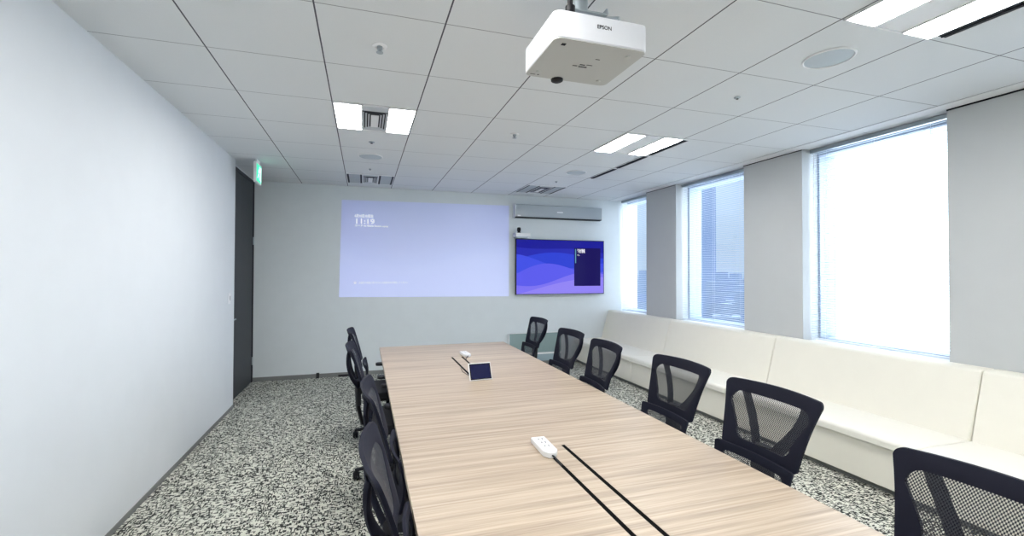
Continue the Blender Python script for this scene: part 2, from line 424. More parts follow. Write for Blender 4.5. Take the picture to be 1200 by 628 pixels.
# ------------------------------------------------------------------ view outside (high floor): buildings with distance haze painted into their colours
def tower(name, label, x, y, sx, sy, z0, z1, m, group=None):
    t = thing(name, label, 'building', (x, y, z0), -math.atan2(x, y), group)
    hh = z1-z0
    box('facade', m, -sx/2, sx/2, -sy/2, sy/2, 0, hh, t)
    box('roof_house', m, -sx/5, sx/5, -sy/5, sy/5, hh, hh+3, t)
    for k in range(4):
        z = hh*(.9-.1*k)
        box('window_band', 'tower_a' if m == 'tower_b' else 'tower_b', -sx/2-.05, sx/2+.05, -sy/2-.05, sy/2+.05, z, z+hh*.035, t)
def polar(px_, dist):
    az = .2945 + math.atan((px_-583.4)/518.06); return dist*math.sin(az), dist*math.cos(az)
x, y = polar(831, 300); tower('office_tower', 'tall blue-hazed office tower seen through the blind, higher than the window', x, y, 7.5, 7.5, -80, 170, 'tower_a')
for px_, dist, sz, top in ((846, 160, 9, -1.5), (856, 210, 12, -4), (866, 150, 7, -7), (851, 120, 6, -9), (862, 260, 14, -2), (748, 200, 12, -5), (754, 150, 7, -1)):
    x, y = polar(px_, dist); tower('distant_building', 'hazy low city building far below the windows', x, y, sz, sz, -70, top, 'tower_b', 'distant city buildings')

# ------------------------------------------------------------------ ceiling equipment
LIT = [(-.24, 3.549), (2.32, 3.549), (-.24, .989), (2.32, .989), (-.24, -1.571), (2.32, -1.571)]
def fixture(x0, y0, lit, label, slots=True):
    t = thing('ceiling_light', label, 'ceiling light', (x0, y0, CEIL), 0, 'square ceiling lights')
    zb = -.012; e = .006
    f = MB()
    w = T-2*e; a = .205
    f.box(e, e+.008, e, T-e, zb, -.0005).box(T-e-.008, T-e, e, T-e, zb, -.0005)
    f.box(e+a, e+a+.01, e, T-e, zb, -.0005).box(T-e-a-.01, T-e-a, e, T-e, zb, -.0005)
    f.box(e+.008, T-e-.008, e, e+.008, zb, -.0005).box(e+.008, T-e-.008, T-e-.008, T-e, zb, -.0005)
    f.build('frame', 'white_matt', t)
    for s0 in (e+.008, T-e-a):
        box('diffuser', 'lamp' if lit else 'lamp_off', s0, s0+a-.008, e+.008, T-e-.008, -.009, -.0005, t)
    if not lit:
        for q0 in (e+.010, e+a-.026, T-e-a+.002, T-e-.034):
            box('dark_reflector', 'dark', q0, q0+.024, e+.010, T-e-.010, -.0105, -.009, t)
    x_a, x_b = e+a+.01, T-e-a-.01
    box('vent_backing' if slots else 'centre_panel', 'vent_grey' if slots else 'white_matt', x_a, x_b, e+.008, T-e-.008, -.006, -.0005, t)
    if not slots:
        return t
    g = MB(); cx = (x_a+x_b)/2; cy = T*.56
    for k in range(4):                    # concentric dark slots round a blank plate
        r = .036 + .022*k; ry = r + .12
        for (p, q, u, v) in ((cx-r-.006, cx-r+.004, cy-ry, cy+ry), (cx+r-.004, cx+r+.006, cy-ry, cy+ry), (cx-r, cx+r, cy-ry-.004, cy-ry+.012)):
            g.box(p, q, u, v, -.0085, -.006)
    g.build('vent_slot', 'dark', t)
    box('vent_plate', 'white_matt', cx-.030, cx+.030, cy-.15, cy+.15, -.014, -.006, t, .002)
    return t
FL = ['lit ceiling light left of the projector, slotted vent between its two white panels', 'lit ceiling light with two long panels, beside the long black slots toward the windows',
      'lit ceiling light above the camera on the wall side', 'lit ceiling light at the top right corner of the photo', 'lit ceiling light behind the camera on the wall side', 'lit ceiling light behind the camera on the window side']
for (x0, y0), lb in zip(LIT, FL): fixture(x0, y0, True, lb, x0 < 1)
fixture(-.24, 6.109, False, 'unlit ceiling light with grey vent slots right before the projected picture')
fixture(2.32, 6.109, False, 'unlit ceiling light above the silver bar and television')

def slot(y0, y1, label):
    t = thing('slot_diffuser', label, 'air vent', (3.003, y0, CEIL), 0, 'black slot diffusers in the ceiling')
    L_ = y1-y0
    box('slot', 'dark', -.034, .034, 0.012, L_-.012, -.004, -.0005, t)
    MB().box(-.040, -.034, 0, L_, -.006, -.0005).box(.034, .040, 0, L_, -.006, -.0005).box(-.034, .034, 0, .012, -.006, -.0005).box(-.034, .034, L_-.012, L_, -.006, -.0005).build('slot_frame', 'white_matt', t)
    box('deflector_blade', 'dark', -.003, .003, .012, L_-.012, -.010, -.004, t)
slot(3.57, 4.18, 'black slot vent touching the lit ceiling light, nearest of the three in line')
slot(4.20, 4.82, 'middle black slot vent of the three in line')
slot(4.84, 5.46, 'black slot vent at the far end of the three in line, beside the round speaker')
slot(.36, 1.60, 'long dark slot vent at the top right corner of the photo')

def disc(x, y, r, label):
    t = thing('ceiling_speaker', label, 'ceiling speaker', (x, y, CEIL), 0, 'round ceiling speakers')
    MB().lathe([(r, -.0005), (r, -.006), (r-.008, -.010), (r-.012, -.006), (r-.012, -.0005)], n=40).build('rim', 'white_matt', t, smooth=True)
    MB().lathe([(r-.012, -.0005), (r-.012, -.005), (r*.5, -.0085), (0, -.0095)], n=40).build('grille', 'speaker', t, smooth=True)
disc(.065, 5.16, .135, 'round grey ceiling speaker beyond the lit vented light on the left')
disc(2.635, 5.19, .135, 'small-looking round ceiling speaker between the slot vents and the far wall')
disc(2.665, 1.95, .135, 'large-looking round ceiling speaker at the upper right, nearest the camera')

def sprinkler(x, y, label):
    t = thing('sprinkler', label, 'sprinkler', (x, y, CEIL), 0, 'sprinkler heads')
    MB().lathe([(.042, -.0005), (.040, -.005), (.026, -.009), (.022, -.004)], n=24).build('escutcheon', 'white_matt', t, smooth=True)
    MB().lathe([(.016, -.004), (.016, -.020), (.009, -.026), (.009, -.034), (.020, -.036), (.020, -.039), (0, -.040)], n=16).build('head', 'metal', t, smooth=True)
sprinkler(.079, 2.605, 'metal sprinkler head in the panel at the top left, left of the projector')
sprinkler(1.345, 3.91, 'metal sprinkler head in the middle of the ceiling, beyond the projector')
def sensor(x, y, r, label):
    t = thing('ceiling_sensor', label, 'sensor', (x, y, CEIL), 0, 'small ceiling sensors')
    MB().lathe([(r, -.0005), (r*.95, -.006), (r*.5, -.011), (0, -.012)], n=20).build('cap', 'metal', t, smooth=True)
    MB().lathe([(r*.45, -.010), (r*.35, -.016), (0, -.018)], n=14).build('eye', 'black', t, smooth=True)
sensor(2.628, 2.592, .022, 'small sensor dot in the panel beyond the nearest round speaker')
sensor(.067, 4.58, .030, 'small white sensor just behind the lit vented light on the left')
sensor(.067, 5.80, .018, 'tiny dark sensor between the left round speaker and the far vent')
sensor(2.63, 5.80, .018, 'tiny dark sensor near the far vent above the television')

# ------------------------------------------------------------------ projector
pj = thing('projector', 'white ceiling-hung projector above the table, lens toward the back wall', 'projector', (.92, 1.75, 2.50))
PW, PD, PH = .424, .358, .112
def rounded_rect(w, d_, r, n=6):
    pts = []
    for cx, cy, a0 in ((w/2-r, d_/2-r, 0), (-w/2+r, d_/2-r, 90), (-w/2+r, -d_/2+r, 180), (w/2-r, -d_/2+r, 270)):
        for k in range(n+1):
            a = math.radians(a0+90*k/n); pts.append((cx+r*math.cos(a), cy+r*math.sin(a)))
    return pts
MB().prism(rounded_rect(PW, PD, .032), 2, .004, PH).build('body', 'proj_body', pj, .004, 2)
MB().prism(rounded_rect(PW-.006, PD-.006, .030), 2, 0, .004).build('underside', 'proj_base', pj)
g = MB()
for j in range(13):
    for k in range(7): g.box(-PW/2-.0012, -PW/2+.001, -.10+j*.0175, -.10+j*.0175+.010, .018+k*.012, .018+k*.012+.006)
g.build('side_grille', 'vent_grey', pj)
MB().lathe([(.038, 0), (.040, .022), (.034, .024), (.030, .010), (0, .008)], (-.045, PD/2-.006, .042), 28, 'y').build('lens', 'black_gloss', pj, smooth=True)
MB().lathe([(.030, 0), (.028, -.012), (.016, -.018), (0, -.019)], (-.045, PD/2-.006, .004), 24).build('lens_shroud', 'black', pj, smooth=True)
box('sensor_window', 'black', -.165, -.147, -.142, -.126, -.0012, 0, pj)
for (x, y) in ((.15, .13), (.15, -.12), (-.165, .12)):
    MB().lathe([(.010, .001), (.010, -.006), (0, -.007)], (x, y, 0), 14).build('foot', 'proj_base', pj, smooth=True)
text('logo', 'EPSON', 'ink', .022, (-.030, -PD/2-.0006, .062), R_BACK, pj, .0003, .064, bold=.0003)
Rdown = Matrix(((1, 0, 0), (0, -1, 0), (0, 0, -1)))
MB().box(-.012, .012, 0, .006, -.001, 0).box(.018, .045, -.004, 0, -.001, 0).box(-.040, -.018, .016, .022, -.001, 0).box(-.010, .030, .018, .026, -.001, 0).box(.030, .050, -.062, -.058, -.001, 0).box(-.19, -.165, .150, .153, -.001, 0).box(-.155, -.147, .148, .154, -.001, 0).build('fine_print', 'ink', pj)
# mount: tray, four feet arms, pole and ceiling plate
mt = MB()
mt.box(-.10, .06, -.11, .09, PH+.055, PH+.061)
mt.box(-.10, -.094, -.11, .09, PH+.061, PH+.085).box(.054, .06, -.11, .09, PH+.061, PH+.085)
mt.build('mount_tray', 'metal', pj, .002)
for sx, sy in ((-.14, -.13), (.10, -.13), (-.14, .11), (.10, .11)):
    a = MB().tube([(sx*.55-.01, sy*.6, PH+.058), (sx, sy, PH+.04), (sx, sy, PH-.002)], .007, 8)
    a.lathe([(.016, PH-.002), (.016, PH+.012), (.008, PH+.016)], (sx, sy, 0), 12)
    a.build('mount_arm', 'metal', pj, smooth=True)
MB().lathe([(.035, PH+.061), (.035, CEIL-2.50-.012)], (-.02, -.01, 0), 24).build('mount_pole', 'metal', pj, smooth=True)
MB().lathe([(.09, CEIL-2.50-.014), (.09, CEIL-2.50-.001)], (-.02, -.01, 0), 28).build('ceiling_plate', 'metal', pj, smooth=True)
MB().lathe([(.020, 0), (.020, .035), (.011, .038), (.011, .062)], (-.135, -.150, PH+.0), 12).build('mount_knob', 'black', pj, smooth=True)

# ------------------------------------------------------------------ back wall: picture, television, bar, camera
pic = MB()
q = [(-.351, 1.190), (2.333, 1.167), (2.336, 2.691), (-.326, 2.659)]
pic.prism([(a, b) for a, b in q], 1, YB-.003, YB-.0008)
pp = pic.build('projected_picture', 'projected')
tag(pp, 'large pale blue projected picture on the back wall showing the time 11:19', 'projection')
text('date_text', '4月10日木曜日', 'text_glow', .052, (-.14, YB-.0035, 2.405), R_BACK, pp, .0004, .27, bold=.0)
text('clock_text', '11:19', 'text_glow', .104, (-.14, YB-.0035, 2.308), R_BACK, pp, .0004, .265)
text('caption_text', 'コード to Share Room name', 'text_glow', .038, (-.14, YB-.0035, 2.263), R_BACK, pp, .0004, .49)
text('footer_text', '会議室の画面に表示するには画面共有を開始してください', 'text_dim', .038, (-.075, YB-.0035, 1.390), R_BACK, pp, .0004, .74)
MB().lathe([(.018, 0), (.018, .0015)], (-.125, YB-.005, 1.402), 16, 'y').build('footer_icon', 'text_dim', pp)

TX0, TX1, TZ0, TZ1, TY = 2.433, 4.095, 1.188, 2.130, 6.985
tv = thing('television', 'wall-mounted flat television showing blue waves and a dark panel', 'television', ((TX0+TX1)/2, TY, (TZ0+TZ1)/2))
hw, hh = (TX1-TX0)/2, (TZ1-TZ0)/2
MB().box(-hw, hw, 0, .035, -hh, hh).build('cabinet', 'black', tv, .003)
sc = MB().box(-hw+.012, hw-.012, -.0015, .0005, -hh+.016, hh-.012).build('screen', 'tv_pic', tv)
MB().box(-.35, .35, .035, .0800, -.25, .25).build('wall_bracket', 'black', tv)
bz = MB()
bz.box(-hw-.001, hw+.001, -.004, .004, -hh-.001, -hh+.005); bz.build('bottom_bezel', 'metal', tv)
px0 = -hw+1.075; px1 = hw-.075
MB().prism([(px0+.0, -hh+.145), (px1, -hh+.145), (px1, hh-.135), (px0, hh-.135)], 1, -.0030, -.0016).build('status_panel', 'tv_panel', tv)
box('status_bar', 'tv_bar', px0+.018, px0+.034, -.0042, -.0031, hh-.40, hh-.155, tv)
text('status_text', '予約情報', 'text_tv', .075, (px0+.055, -.0036, hh-.215), R_BACK, tv, .0004, .15, bold=.001)
text('status_caption', 'なし', 'text_tv', .030, (px0+.055, -.0036, hh-.270), R_BACK, tv, .0004, .05)

sb = thing('sound_bar', 'long silver conference speaker bar high on the wall above the television', 'speaker bar', (3.215, YB, 2.60))
SBL = .815
MB().prism([(.0, .118), (-.05, .118), (-.13, .10), (-.13, -.10), (-.05, -.112), (.0, -.112)], 0, -SBL+.012, SBL-.012).build('body', 'bar_silver', sb, .003)
for s_ in (-1, 1):
    a, b_ = sorted((s_*SBL, s_*(SBL-.012)))
    MB().prism([(-.001, .122), (-.05, .122), (-.135, .103), (-.135, -.103), (-.05, -.116), (-.001, -.116)], 0, a, b_).build('end_cap', 'white', sb, .002)
MB().prism([(-.052, -.112), (-.132, -.103), (-.132, -.112), (-.052, -.120)], 0, -SBL+.012, SBL-.012).build('lower_lip', 'dark', sb)
box('logo_plate', 'white', -.055, .055, -.1325, -.1295, -.016, .006, sb, .001)
box('indicator', 'white', -SBL+.045, -SBL+.10, -.1325, -.1295, -.092, -.074, sb)

sh = thing('camera_shelf', 'small white wall shelf above the left corner of the television', 'shelf', (2.40, YB, 2.16))
box('tray', 'white', 0, .255, -.18, -.001, .004, .062, sh, .004)
box('bracket', 'metal', .03, .22, -.14, -.001, -.022, .004, sh)
cm = thing('conference_camera', 'small black conference camera standing on the white wall shelf', 'camera', (2.475, YB-.11, 2.222))
MB().lathe([(.032, .0005), (.032, .010), (.022, .016), (.022, .022)], n=24).build('base', 'black', cm, smooth=True)
MB().lathe([(.0, .020), (.022, .022), (.031, .034), (.032, .075), (.025, .094), (0, .100)], n=24).build('head', 'black', cm, smooth=True)
MB().lathe([(.017, 0), (.016, -.008), (.010, -.006), (0, -.005)], (0, -.030, .060), 20, 'y').build('lens', 'black_gloss', cm, smooth=True)

gb = thing('glass_board', 'low greenish glass board standing on the floor against the back wall behind the far chairs', 'glass board', (2.325, YB-.035, 0))
box('glass_panel', 'green', .012, .955, -.006, .006, .205, .535, gb, .001)
box('lower_glass', 'green2', .012, .955, -.006, .006, .06, .175, gb, .001)
MB().box(0, .012, -.012, .012, .0, .54).box(.955, .967, -.012, .012, 0, .54).box(.012, .955, -.010, .010, .535, .542).box(.012, .955, -.010, .010, .175, .205).build('frame', 'white', gb, .001)
for x in (.05, .88): box('foot', 'white', x, x+.04, -.03, .022, .0, .06, gb, .002)

for x, lb in ((-.64, 'narrow black block at the foot of the back wall, left of the other'), (-.27, 'flat black wedge at the foot of the back wall, nearest the chairs')):
    w_ = .022 if x < -.5 else .085; h_ = .075 if x < -.5 else .03
    o = MB().prism([(-.03, 0), (.0, 0), (.0, h_), (-.012, h_)], 0, -w_, w_).build('door_stop', 'black', None, .003)
    o.location = (x, YB-.010, 0); tag(o, lb, 'door stop')

# exit sign: hangs along the left wall just before the door, lit face toward the room
ex = thing('exit_sign', 'green and white illuminated exit sign hanging from the ceiling by the door', 'exit sign', (-1.18, 5.61, 2.60))
box('housing', 'white', -.030, 0, 0, .262, 0, .232, ex, .004)
box('ceiling_mount', 'white', -.026, -.006, .06, .20, .232, .2725, ex, .002)
box('lit_face', 'exit_green', 0, .002, .012, .250, .018, .214, ex)
man = MB()   # running figure and doorway on the lit face
man.lathe([(.017, 0), (.017, .0012)], (.002, .150, .185), 14, 'x')
for a, b_, r in (((.145, .165), (.125, .110), .016), ((.125, .110), (.160, .075), .011), ((.160, .075), (.150, .040), .010), ((.125, .110), (.085, .085), .011), ((.085, .085), (.060, .055), .010),
                 ((.145, .160), (.180, .140), .008), ((.180, .140), (.195, .160), .007), ((.140, .160), (.100, .150), .008), ((.100, .150), (.085, .120), .007)):
    man.tube([(.0028, a[0], a[1]), (.0028, b_[0], b_[1])], r, 6, flat=(.12, 1))
man.box(.002, .0032, .205, .235, .030, .200)
man.build('running_figure', 'exit_white', ex)

# light switch on the left wall
sw = thing('light_switch', 'narrow white light switch plate on the left wall before the door', 'light switch', (XL, 5.60, 1.27))
box('plate', 'white', 0, .007, -.035, .035, -.06, .06, sw, .002)
box('rocker', 'white', .007, .010, -.014, .014, -.04, .035, sw, .001)
box('indicator', 'ink', .010, .011, -.006, .006, -.02, .030, sw)

# ------------------------------------------------------------------ bench along the windows
def bench(y0, y1, label):
    t = thing('upholstered_bench', label, 'bench', (XR-.002, y0, 0), 0, 'cream upholstered bench units under the windows')
    L_ = y1-y0; g_ = .0025
    def X(x): return x - XR + .002
    box('toe_kick', 'baseboard', X(3.615), X(4.37), 0, L_, 0, .052, t)
    box('base_panel', 'sofa', X(3.560), X(4.37), g_, L_-g_, .052, .335, t, .004)
    MB().prism([(X(3.535), .337), (X(4.12), .337), (X(4.12), .405), (X(3.60), .412), (X(3.550), .408), (X(3.535), .392)], 1, g_, L_-g_).build('seat_cushion', 'sofa_seat', t, .010, 3)
    MB().prism([(X(4.075), .395), (X(4.375), .395), (X(4.375), .892), (X(4.235), .892), (X(4.215), .88)], 1, g_, L_-g_).build('back_cushion', 'sofa', t, .010, 3)
seams = [YB-.004, 5.361, 3.665, 2.02, .34]
BL = ['cream bench unit at the far end, touching the back wall', 'cream bench unit under the blind between the grey pillars', 'cream bench unit under the large glaring window', 'cream bench unit nearest the camera at the right edge']
for i in range(4): bench(seams[i+1], seams[i], BL[i])

# ------------------------------------------------------------------ table
TA, TB, TY0, TY1, TZ = .178, 1.648, .42, 5.19, .72
tb = thing('conference_table', 'long light oak conference table with cross grain and cable ducts', 'table', ((TA+TB)/2, (TY0+TY1)/2, 0))
cx, cy = (TA+TB)/2, (TY0+TY1)/2
ducts = [(1.0, 2.03), (3.50, 4.40)]
DX0, DX1, DG = .853, .957, .020
def TBX(m_, x0, x1, y0, y1, z0, z1): m_.box(x0-cx, x1-cx, y0-cy, y1-cy, z0, z1)
m_ = MB()
TBX(m_, TA, DX0-DG/2, TY0, TY1, TZ-.03, TZ)
TBX(m_, DX1+DG/2, TB, TY0, TY1, TZ-.03, TZ)
ys = [TY0, ducts[0][0], ducts[0][1], ducts[1][0], ducts[1][1], TY1]
for k in (0, 2, 4): TBX(m_, DX0-DG/2, DX1+DG/2, ys[k], ys[k+1], TZ-.03, TZ)
m_.build('tabletop', 'oak', tb)
ed = MB()
TBX(ed, TA-.002, TA, TY0, TY1, TZ-.03, TZ); TBX(ed, TB, TB+.002, TY0, TY1, TZ-.03, TZ); TBX(ed, TA, TB, TY0-.002, TY0, TZ-.03, TZ); TBX(ed, TA, TB, TY1, TY1+.002, TZ-.03, TZ)
ed.build('edge_band', 'oak', tb)
for (a, b_) in ducts:
    l_ = MB(); TBX(l_, DX0+DG/2, DX1-DG/2, a+.002, b_-.002, TZ-.018, TZ-.0002); l_.build('duct_lid', 'oak', tb)
    l_ = MB(); TBX(l_, DX0-DG/2, DX0+DG/2, a, b_, TZ-.028, TZ-.0012); TBX(l_, DX1-DG/2, DX1+DG/2, a, b_, TZ-.028, TZ-.0012); TBX(l_, DX0-DG/2, DX1+DG/2, a, b_, TZ-.04, TZ-.028); l_.build('duct_gap', 'duct_edge', tb)
for yy in (.95, 2.80, 4.66):
    for xx in (.74, 1.08):
        l_ = MB(); TBX(l_, xx-.03, xx+.03, yy-.03, yy+.03, 0.0, TZ-.06); l_.build('leg', 'black', tb, .004)
for xx in (.74, 1.08):
    l_ = MB(); TBX(l_, xx-.02, xx+.02, .80, 4.85, TZ-.07, TZ-.031); l_.build('rail', 'black', tb)
for yy in (.95, 2.80, 4.66):
    l_ = MB(); TBX(l_, .66, 1.16, yy-.025, yy+.025, TZ-.07, TZ-.031); l_.build('cross_rail', 'black', tb)

# ------------------------------------------------------------------ things on the table
def strip(x, y, rz, ln, label, cable):
    t = thing('power_strip', label, 'power strip', (x, y, TZ), rz, 'white power strips on the table')
    MB().prism([(-.028, -ln/2), (.028, -ln/2), (.028, ln/2-.025), (.012, ln/2), (-.012, ln/2), (-.028, ln/2-.025)][::-1], 2, .0005, .026).build('body', 'white', t, .004, 3)
    for k in range(3):
        o = -ln/2+.028+k*.036
        MB().box(-.011, -.008, o-.006, o+.006, .0255, .0268).box(.004, .007, o-.006, o+.006, .0255, .0268).build('outlet', 'ink', t)
    MB().tube(cable, .0035, 8).build('cord', 'black', t, smooth=True)
    t.scale = (1.3, 1.22, 1.1)
strip(.845, 1.995, PI-.03, .165, 'white power strip at the head of the nearer cable duct', [(0, .08, .012), (-.004, .10, .010), (-.006, .12, .004), (-.008, .15, -.0005)])
strip(1.005, 4.45, PI+.05, .165, 'white power strip on the far part of the table behind the tablet', [(0, .08, .012), (.02, .12, .008), (.04, .16, .003), (.045, .20, .003)])

tc_ = thing('touch_tablet', 'white-rimmed touch tablet with a dark screen on a wedge stand, facing the camera', 'tablet', (.893, 3.40, TZ), .10)
MB().prism([(-.005, .0005), (.075, .0005), (.045, .070), (.040, .100), (.037, .100)], 0, -.045, .045).build('stand', 'white', tc_, .003)
ang = math.radians(68)
Rt = Matrix.Translation((0, -.006, .003)) @ Matrix.Rotation(ang, 4, 'X')
# slab: local x width, y up the slab, z thickness (towards viewer after rotation)
MB().box(-.094, .094, 0, .136, -.002, .010, Rt).build('body', 'white', tc_, .003, 2)
MB().box(-.088, .088, .006, .130, .010, .0112, Rt).build('glass', 'black_gloss', tc_)
MB().box(-.080, .080, .013, .122, .0112, .0118, Rt).build('screen', 'tablet_screen', tc_)
cb = MB().tube([(.855, 3.93, TZ+.0025), (.830, 3.86, TZ+.004), (.818, 3.72, TZ+.004), (.835, 3.58, TZ+.004), (.868, 3.50, TZ+.010), (.885, 3.478, TZ+.022)], .0022, 8).build('tablet_cable', 'black', None, smooth=True)
tag(cb, 'thin dark cable curling from the table slot to the back of the tablet', 'cable')

# ------------------------------------------------------------------ office chairs
def back_y(x, z):
    """front surface of the backrest; chair faces +Y"""
    t_ = (z-.72)/.31
    if t_ >= 0: y = -.245 - .075*t_ - .030*t_*t_
    else: y = -.245 + .02*math.sin(min(1, -t_*1.4)*PI) 
    return y + .60*x*x
def outline(z0, z1, w0, w1, r, n=7, crown=.0):
    pts = []
    corners = [(w1, z1, 0), (-w1, z1, 90), (-w0, z0, 180), (w0, z0, 270)]
    for (x, z, a0) in corners:
        sx = 1 if x > 0 else -1; sz = 1 if z == z1 else -1
        c_ = (x - sx*r, z - sz*r)
        for k in range(n+1):
            a = math.radians(a0 + 90*k/n); pts.append((c_[0]+r*math.cos(a), c_[1]+r*math.sin(a)))
    # densify
    out = []
    for i in range(len(pts)):
        p, q_ = pts[i], pts[(i+1) % len(pts)]
        dd = math.hypot(q_[0]-p[0], q_[1]-p[1]); m2 = max(1, int(dd/.014))
        for k in range(m2): out.append((p[0]+(q_[0]-p[0])*k/m2, p[1]+(q_[1]-p[1])*k/m2))
    out = [(x*(1 - .035*math.sin(PI*min(1, max(0, (z-z0)/(z1-z0))))), z) for x, z in out]
    return [(x, z + crown*(1-(x/w1)**2)*(1 if z > (z0+z1)/2 else 0)) for x, z in out]
def ring_frame(outer, inner, off, th, name, m, parent):
    # resample inner to match by angle about the centre
    cxz = (sum(p[0] for p in inner)/len(inner), sum(p[1] for p in inner)/len(inner))
    def hit(dx, dz):
        best = None
        for i in range(len(inner)):
            a, b2 = inner[i], inner[(i+1) % len(inner)]
            ex_, ez = b2[0]-a[0], b2[1]-a[1]; det = dx*(-ez) + dz*ex_
            if abs(det) < 1e-12: continue
            rx, rz = a[0]-cxz[0], a[1]-cxz[1]
            t1 = (rx*(-ez) + rz*ex_)/det; u = (dx*rz - dz*rx)/det
            if t1 > 0 and -1e-6 <= u <= 1+1e-6 and (best is None or t1 < best): best = t1
        return best or 0
    inn = []
    for p in outer:
        dx, dz = p[0]-cxz[0], p[1]-cxz[1]; t1 = hit(dx, dz); inn.append((cxz[0]+dx*t1, cxz[1]+dz*t1))
    m3 = MB(); n = len(outer)
    fw = .022 if name == 'lumbar_frame' else 0
    def V(p, o): return m3.bm.verts.new((p[0], back_y(*p)+off+fw-o, p[1]))
    mid = [((a[0]+b2[0])/2, (a[1]+b2[1])/2) for a, b2 in zip(outer, inn)]
    F = [[V(p, .004) for p in outer], [V(p, 0) for p in mid], [V(p, .004) for p in inn], [V(p, th-.003) for p in inn], [V(p, th) for p in mid], [V(p, th-.003) for p in outer]]
    for k in range(6):
        A, B = F[k], F[(k+1) % 6]
        for i in range(n): m3.bm.faces.new((A[i], A[(i+1) % n], B[(i+1) % n], B[i]))
    o = m3.build(name, m, parent, smooth=True)
    # mesh cloth inside
    m4 = MB(); rings = []
    for k in range(6):
        s_ = 1.03*(1 - k/6)
        rings.append([m4.bm.verts.new((cxz[0]+(p[0]-cxz[0])*s_, back_y(cxz[0]+(p[0]-cxz[0])*s_, cxz[1]+(p[1]-cxz[1])*s_)+off+fw-.006, cxz[1]+(p[1]-cxz[1])*s_)) for p in inn])
    c0 = m4.bm.verts.new((cxz[0], back_y(*cxz)+off+fw-.006, cxz[1]))
    for k in range(5):
        for i in range(n): m4.bm.faces.new((rings[k][i], rings[k][(i+1) % n], rings[k+1][(i+1) % n], rings[k+1][i]))
    for i in range(n): m4.bm.faces.new((rings[5][i], rings[5][(i+1) % n], c0))
    return o, m4.build('back_mesh' if name == 'back_frame' else 'lumbar_mesh', 'mesh', parent, smooth=True)

def make_chair():
    t = thing('office_chair', '', 'office chair', (0, 0, 0), 0)
    # seat
    s_ = MB().prism([(-.225, .445), (.18, .445), (.235, .430), (.245, .445), (.225, .485), (.15, .497), (-.20, .500), (-.235, .488)], 0, -.245, .245)
    s_.build('seat', 'seat_fabric', t, .020, 4)
    MB().prism([(-.20, .425), (.19, .418), (.19, .445), (-.20, .445)], 0, -.21, .21).build('seat_shell', 'black', t, .004)
    # backrest: upper mesh frame, lower lumbar frame
    ring_frame(outline(.725, 1.035, .206, .254, .026, crown=.006), outline(.768, .984, .150, .212, .050), 0, .020, 'back_frame', 'chair_frame', t)
    ring_frame(outline(.47, .742, .196, .212, .012), outline(.585, .706, .12, .165, .02), .010, .018, 'lumbar_frame', 'chair_frame', t)
    # wishbone support behind the mesh
    sup = MB()
    for s2 in (-1, 1):
        path = []
        for k in range(13):
            u = k/12; z = 1.012 - u*(1.012-.735)
            x = s2*(.166 - .128*u**1.5)
            bow = .036*math.sin(PI*min(1, u*1.05))**.8 + .018*u
            path.append((x, back_y(x, z) - .014 - bow, z))
        sup.tube(path, [.0195]*13, 8, flat=(1.4, .6))
    sup.build('back_support', 'chair_frame', t, smooth=True)
    spn = MB()
    yy = back_y(0, .735)-.03
    spn.tube([(0, yy, .775), (0, yy-.004, .70), (0, yy+.0, .58), (0, yy+.03, .46), (0, -.16, .405), (0, -.04, .40)], [.045, .050, .040, .035, .032, .030], 10, flat=(1, .42))
    spn.box(-.055, .055, yy+.0, yy+.022, .60, .73)
    spn.build('spine', 'black', t, smooth=True)
    # armrests
    for s2 in (-1, 1):
        a = thing_part('armrest', t)
        p_ = MB().tube([(s2*.20, .02, .43), (s2*.265, .02, .44), (s2*.285, .01, .50), (s2*.285, -.01, .635)], [.016, .018, .018, .016], 8, flat=(.8, 1.5))
        o = p_.build('armrest', 'black', t, smooth=True)
        MB().prism(rounded_rect(.07, .23, .03), 2, .635, .662).build('arm_pad', 'black', o, .006, 2).location = (0, 0, 0)
        pad = [k for k in bpy.data.objects if k.parent == o][0]
        for v in pad.data.vertices: v.co.x += s2*.285; v.co.y += .01
    MB().box(-.09, .09, -.13, .09, .378, .425).build('mechanism', 'black', t, .008)
    MB().lathe([(.026, .10), (.026, .24), (.016, .241), (.016, .38)], n=16).build('gas_lift', 'black_gloss', t, smooth=True)
    MB().tube([(.08, .03, .40), (.16, .03, .40), (.24, .04, .395)], [.006, .006, .010], 8).build('lever', 'black', t, smooth=True)
    b5 = MB().lathe([(.045, .075), (.05, .11), (.03, .13)], n=20)
    for k in range(5):
        a = 2*PI*k/5 + PI/2 + .3
        b5.tube([(0, 0, .105), (.10*math.cos(a), .10*math.sin(a), .108), (.22*math.cos(a), .22*math.sin(a), .092), (.31*math.cos(a), .31*math.sin(a), .072)], [.026, .024, .019, .016], 8, flat=(1.1, .8))
    b5.build('star_base', 'black', t, smooth=True)
    for k in range(5):
        a = 2*PI*k/5 + PI/2 + .3; x, y = .305*math.cos(a), .305*math.sin(a)
        c = MB()
        c.lathe([(0, -.024), (.024, -.022), (.029, -.016), (.029, -.005), (.012, -.004), (.012, .004), (.029, .005), (.029, .016), (.024, .022), (0, .024)], (x, y, .029), 16, 'x' if k % 2 else 'y')
        c.lathe([(.006, .03), (.006, .075)], (x, y, 0), 8)
        c.lathe([(.026, .040), (.026, .052), (.010, .064)], (x, y, 0), 12)
        c.build('castor', 'black', t, smooth=True)
    return t
def thing_part(*a): return None

CH = make_chair(); index_kids(CH)
G = 'black mesh office chairs round the table'
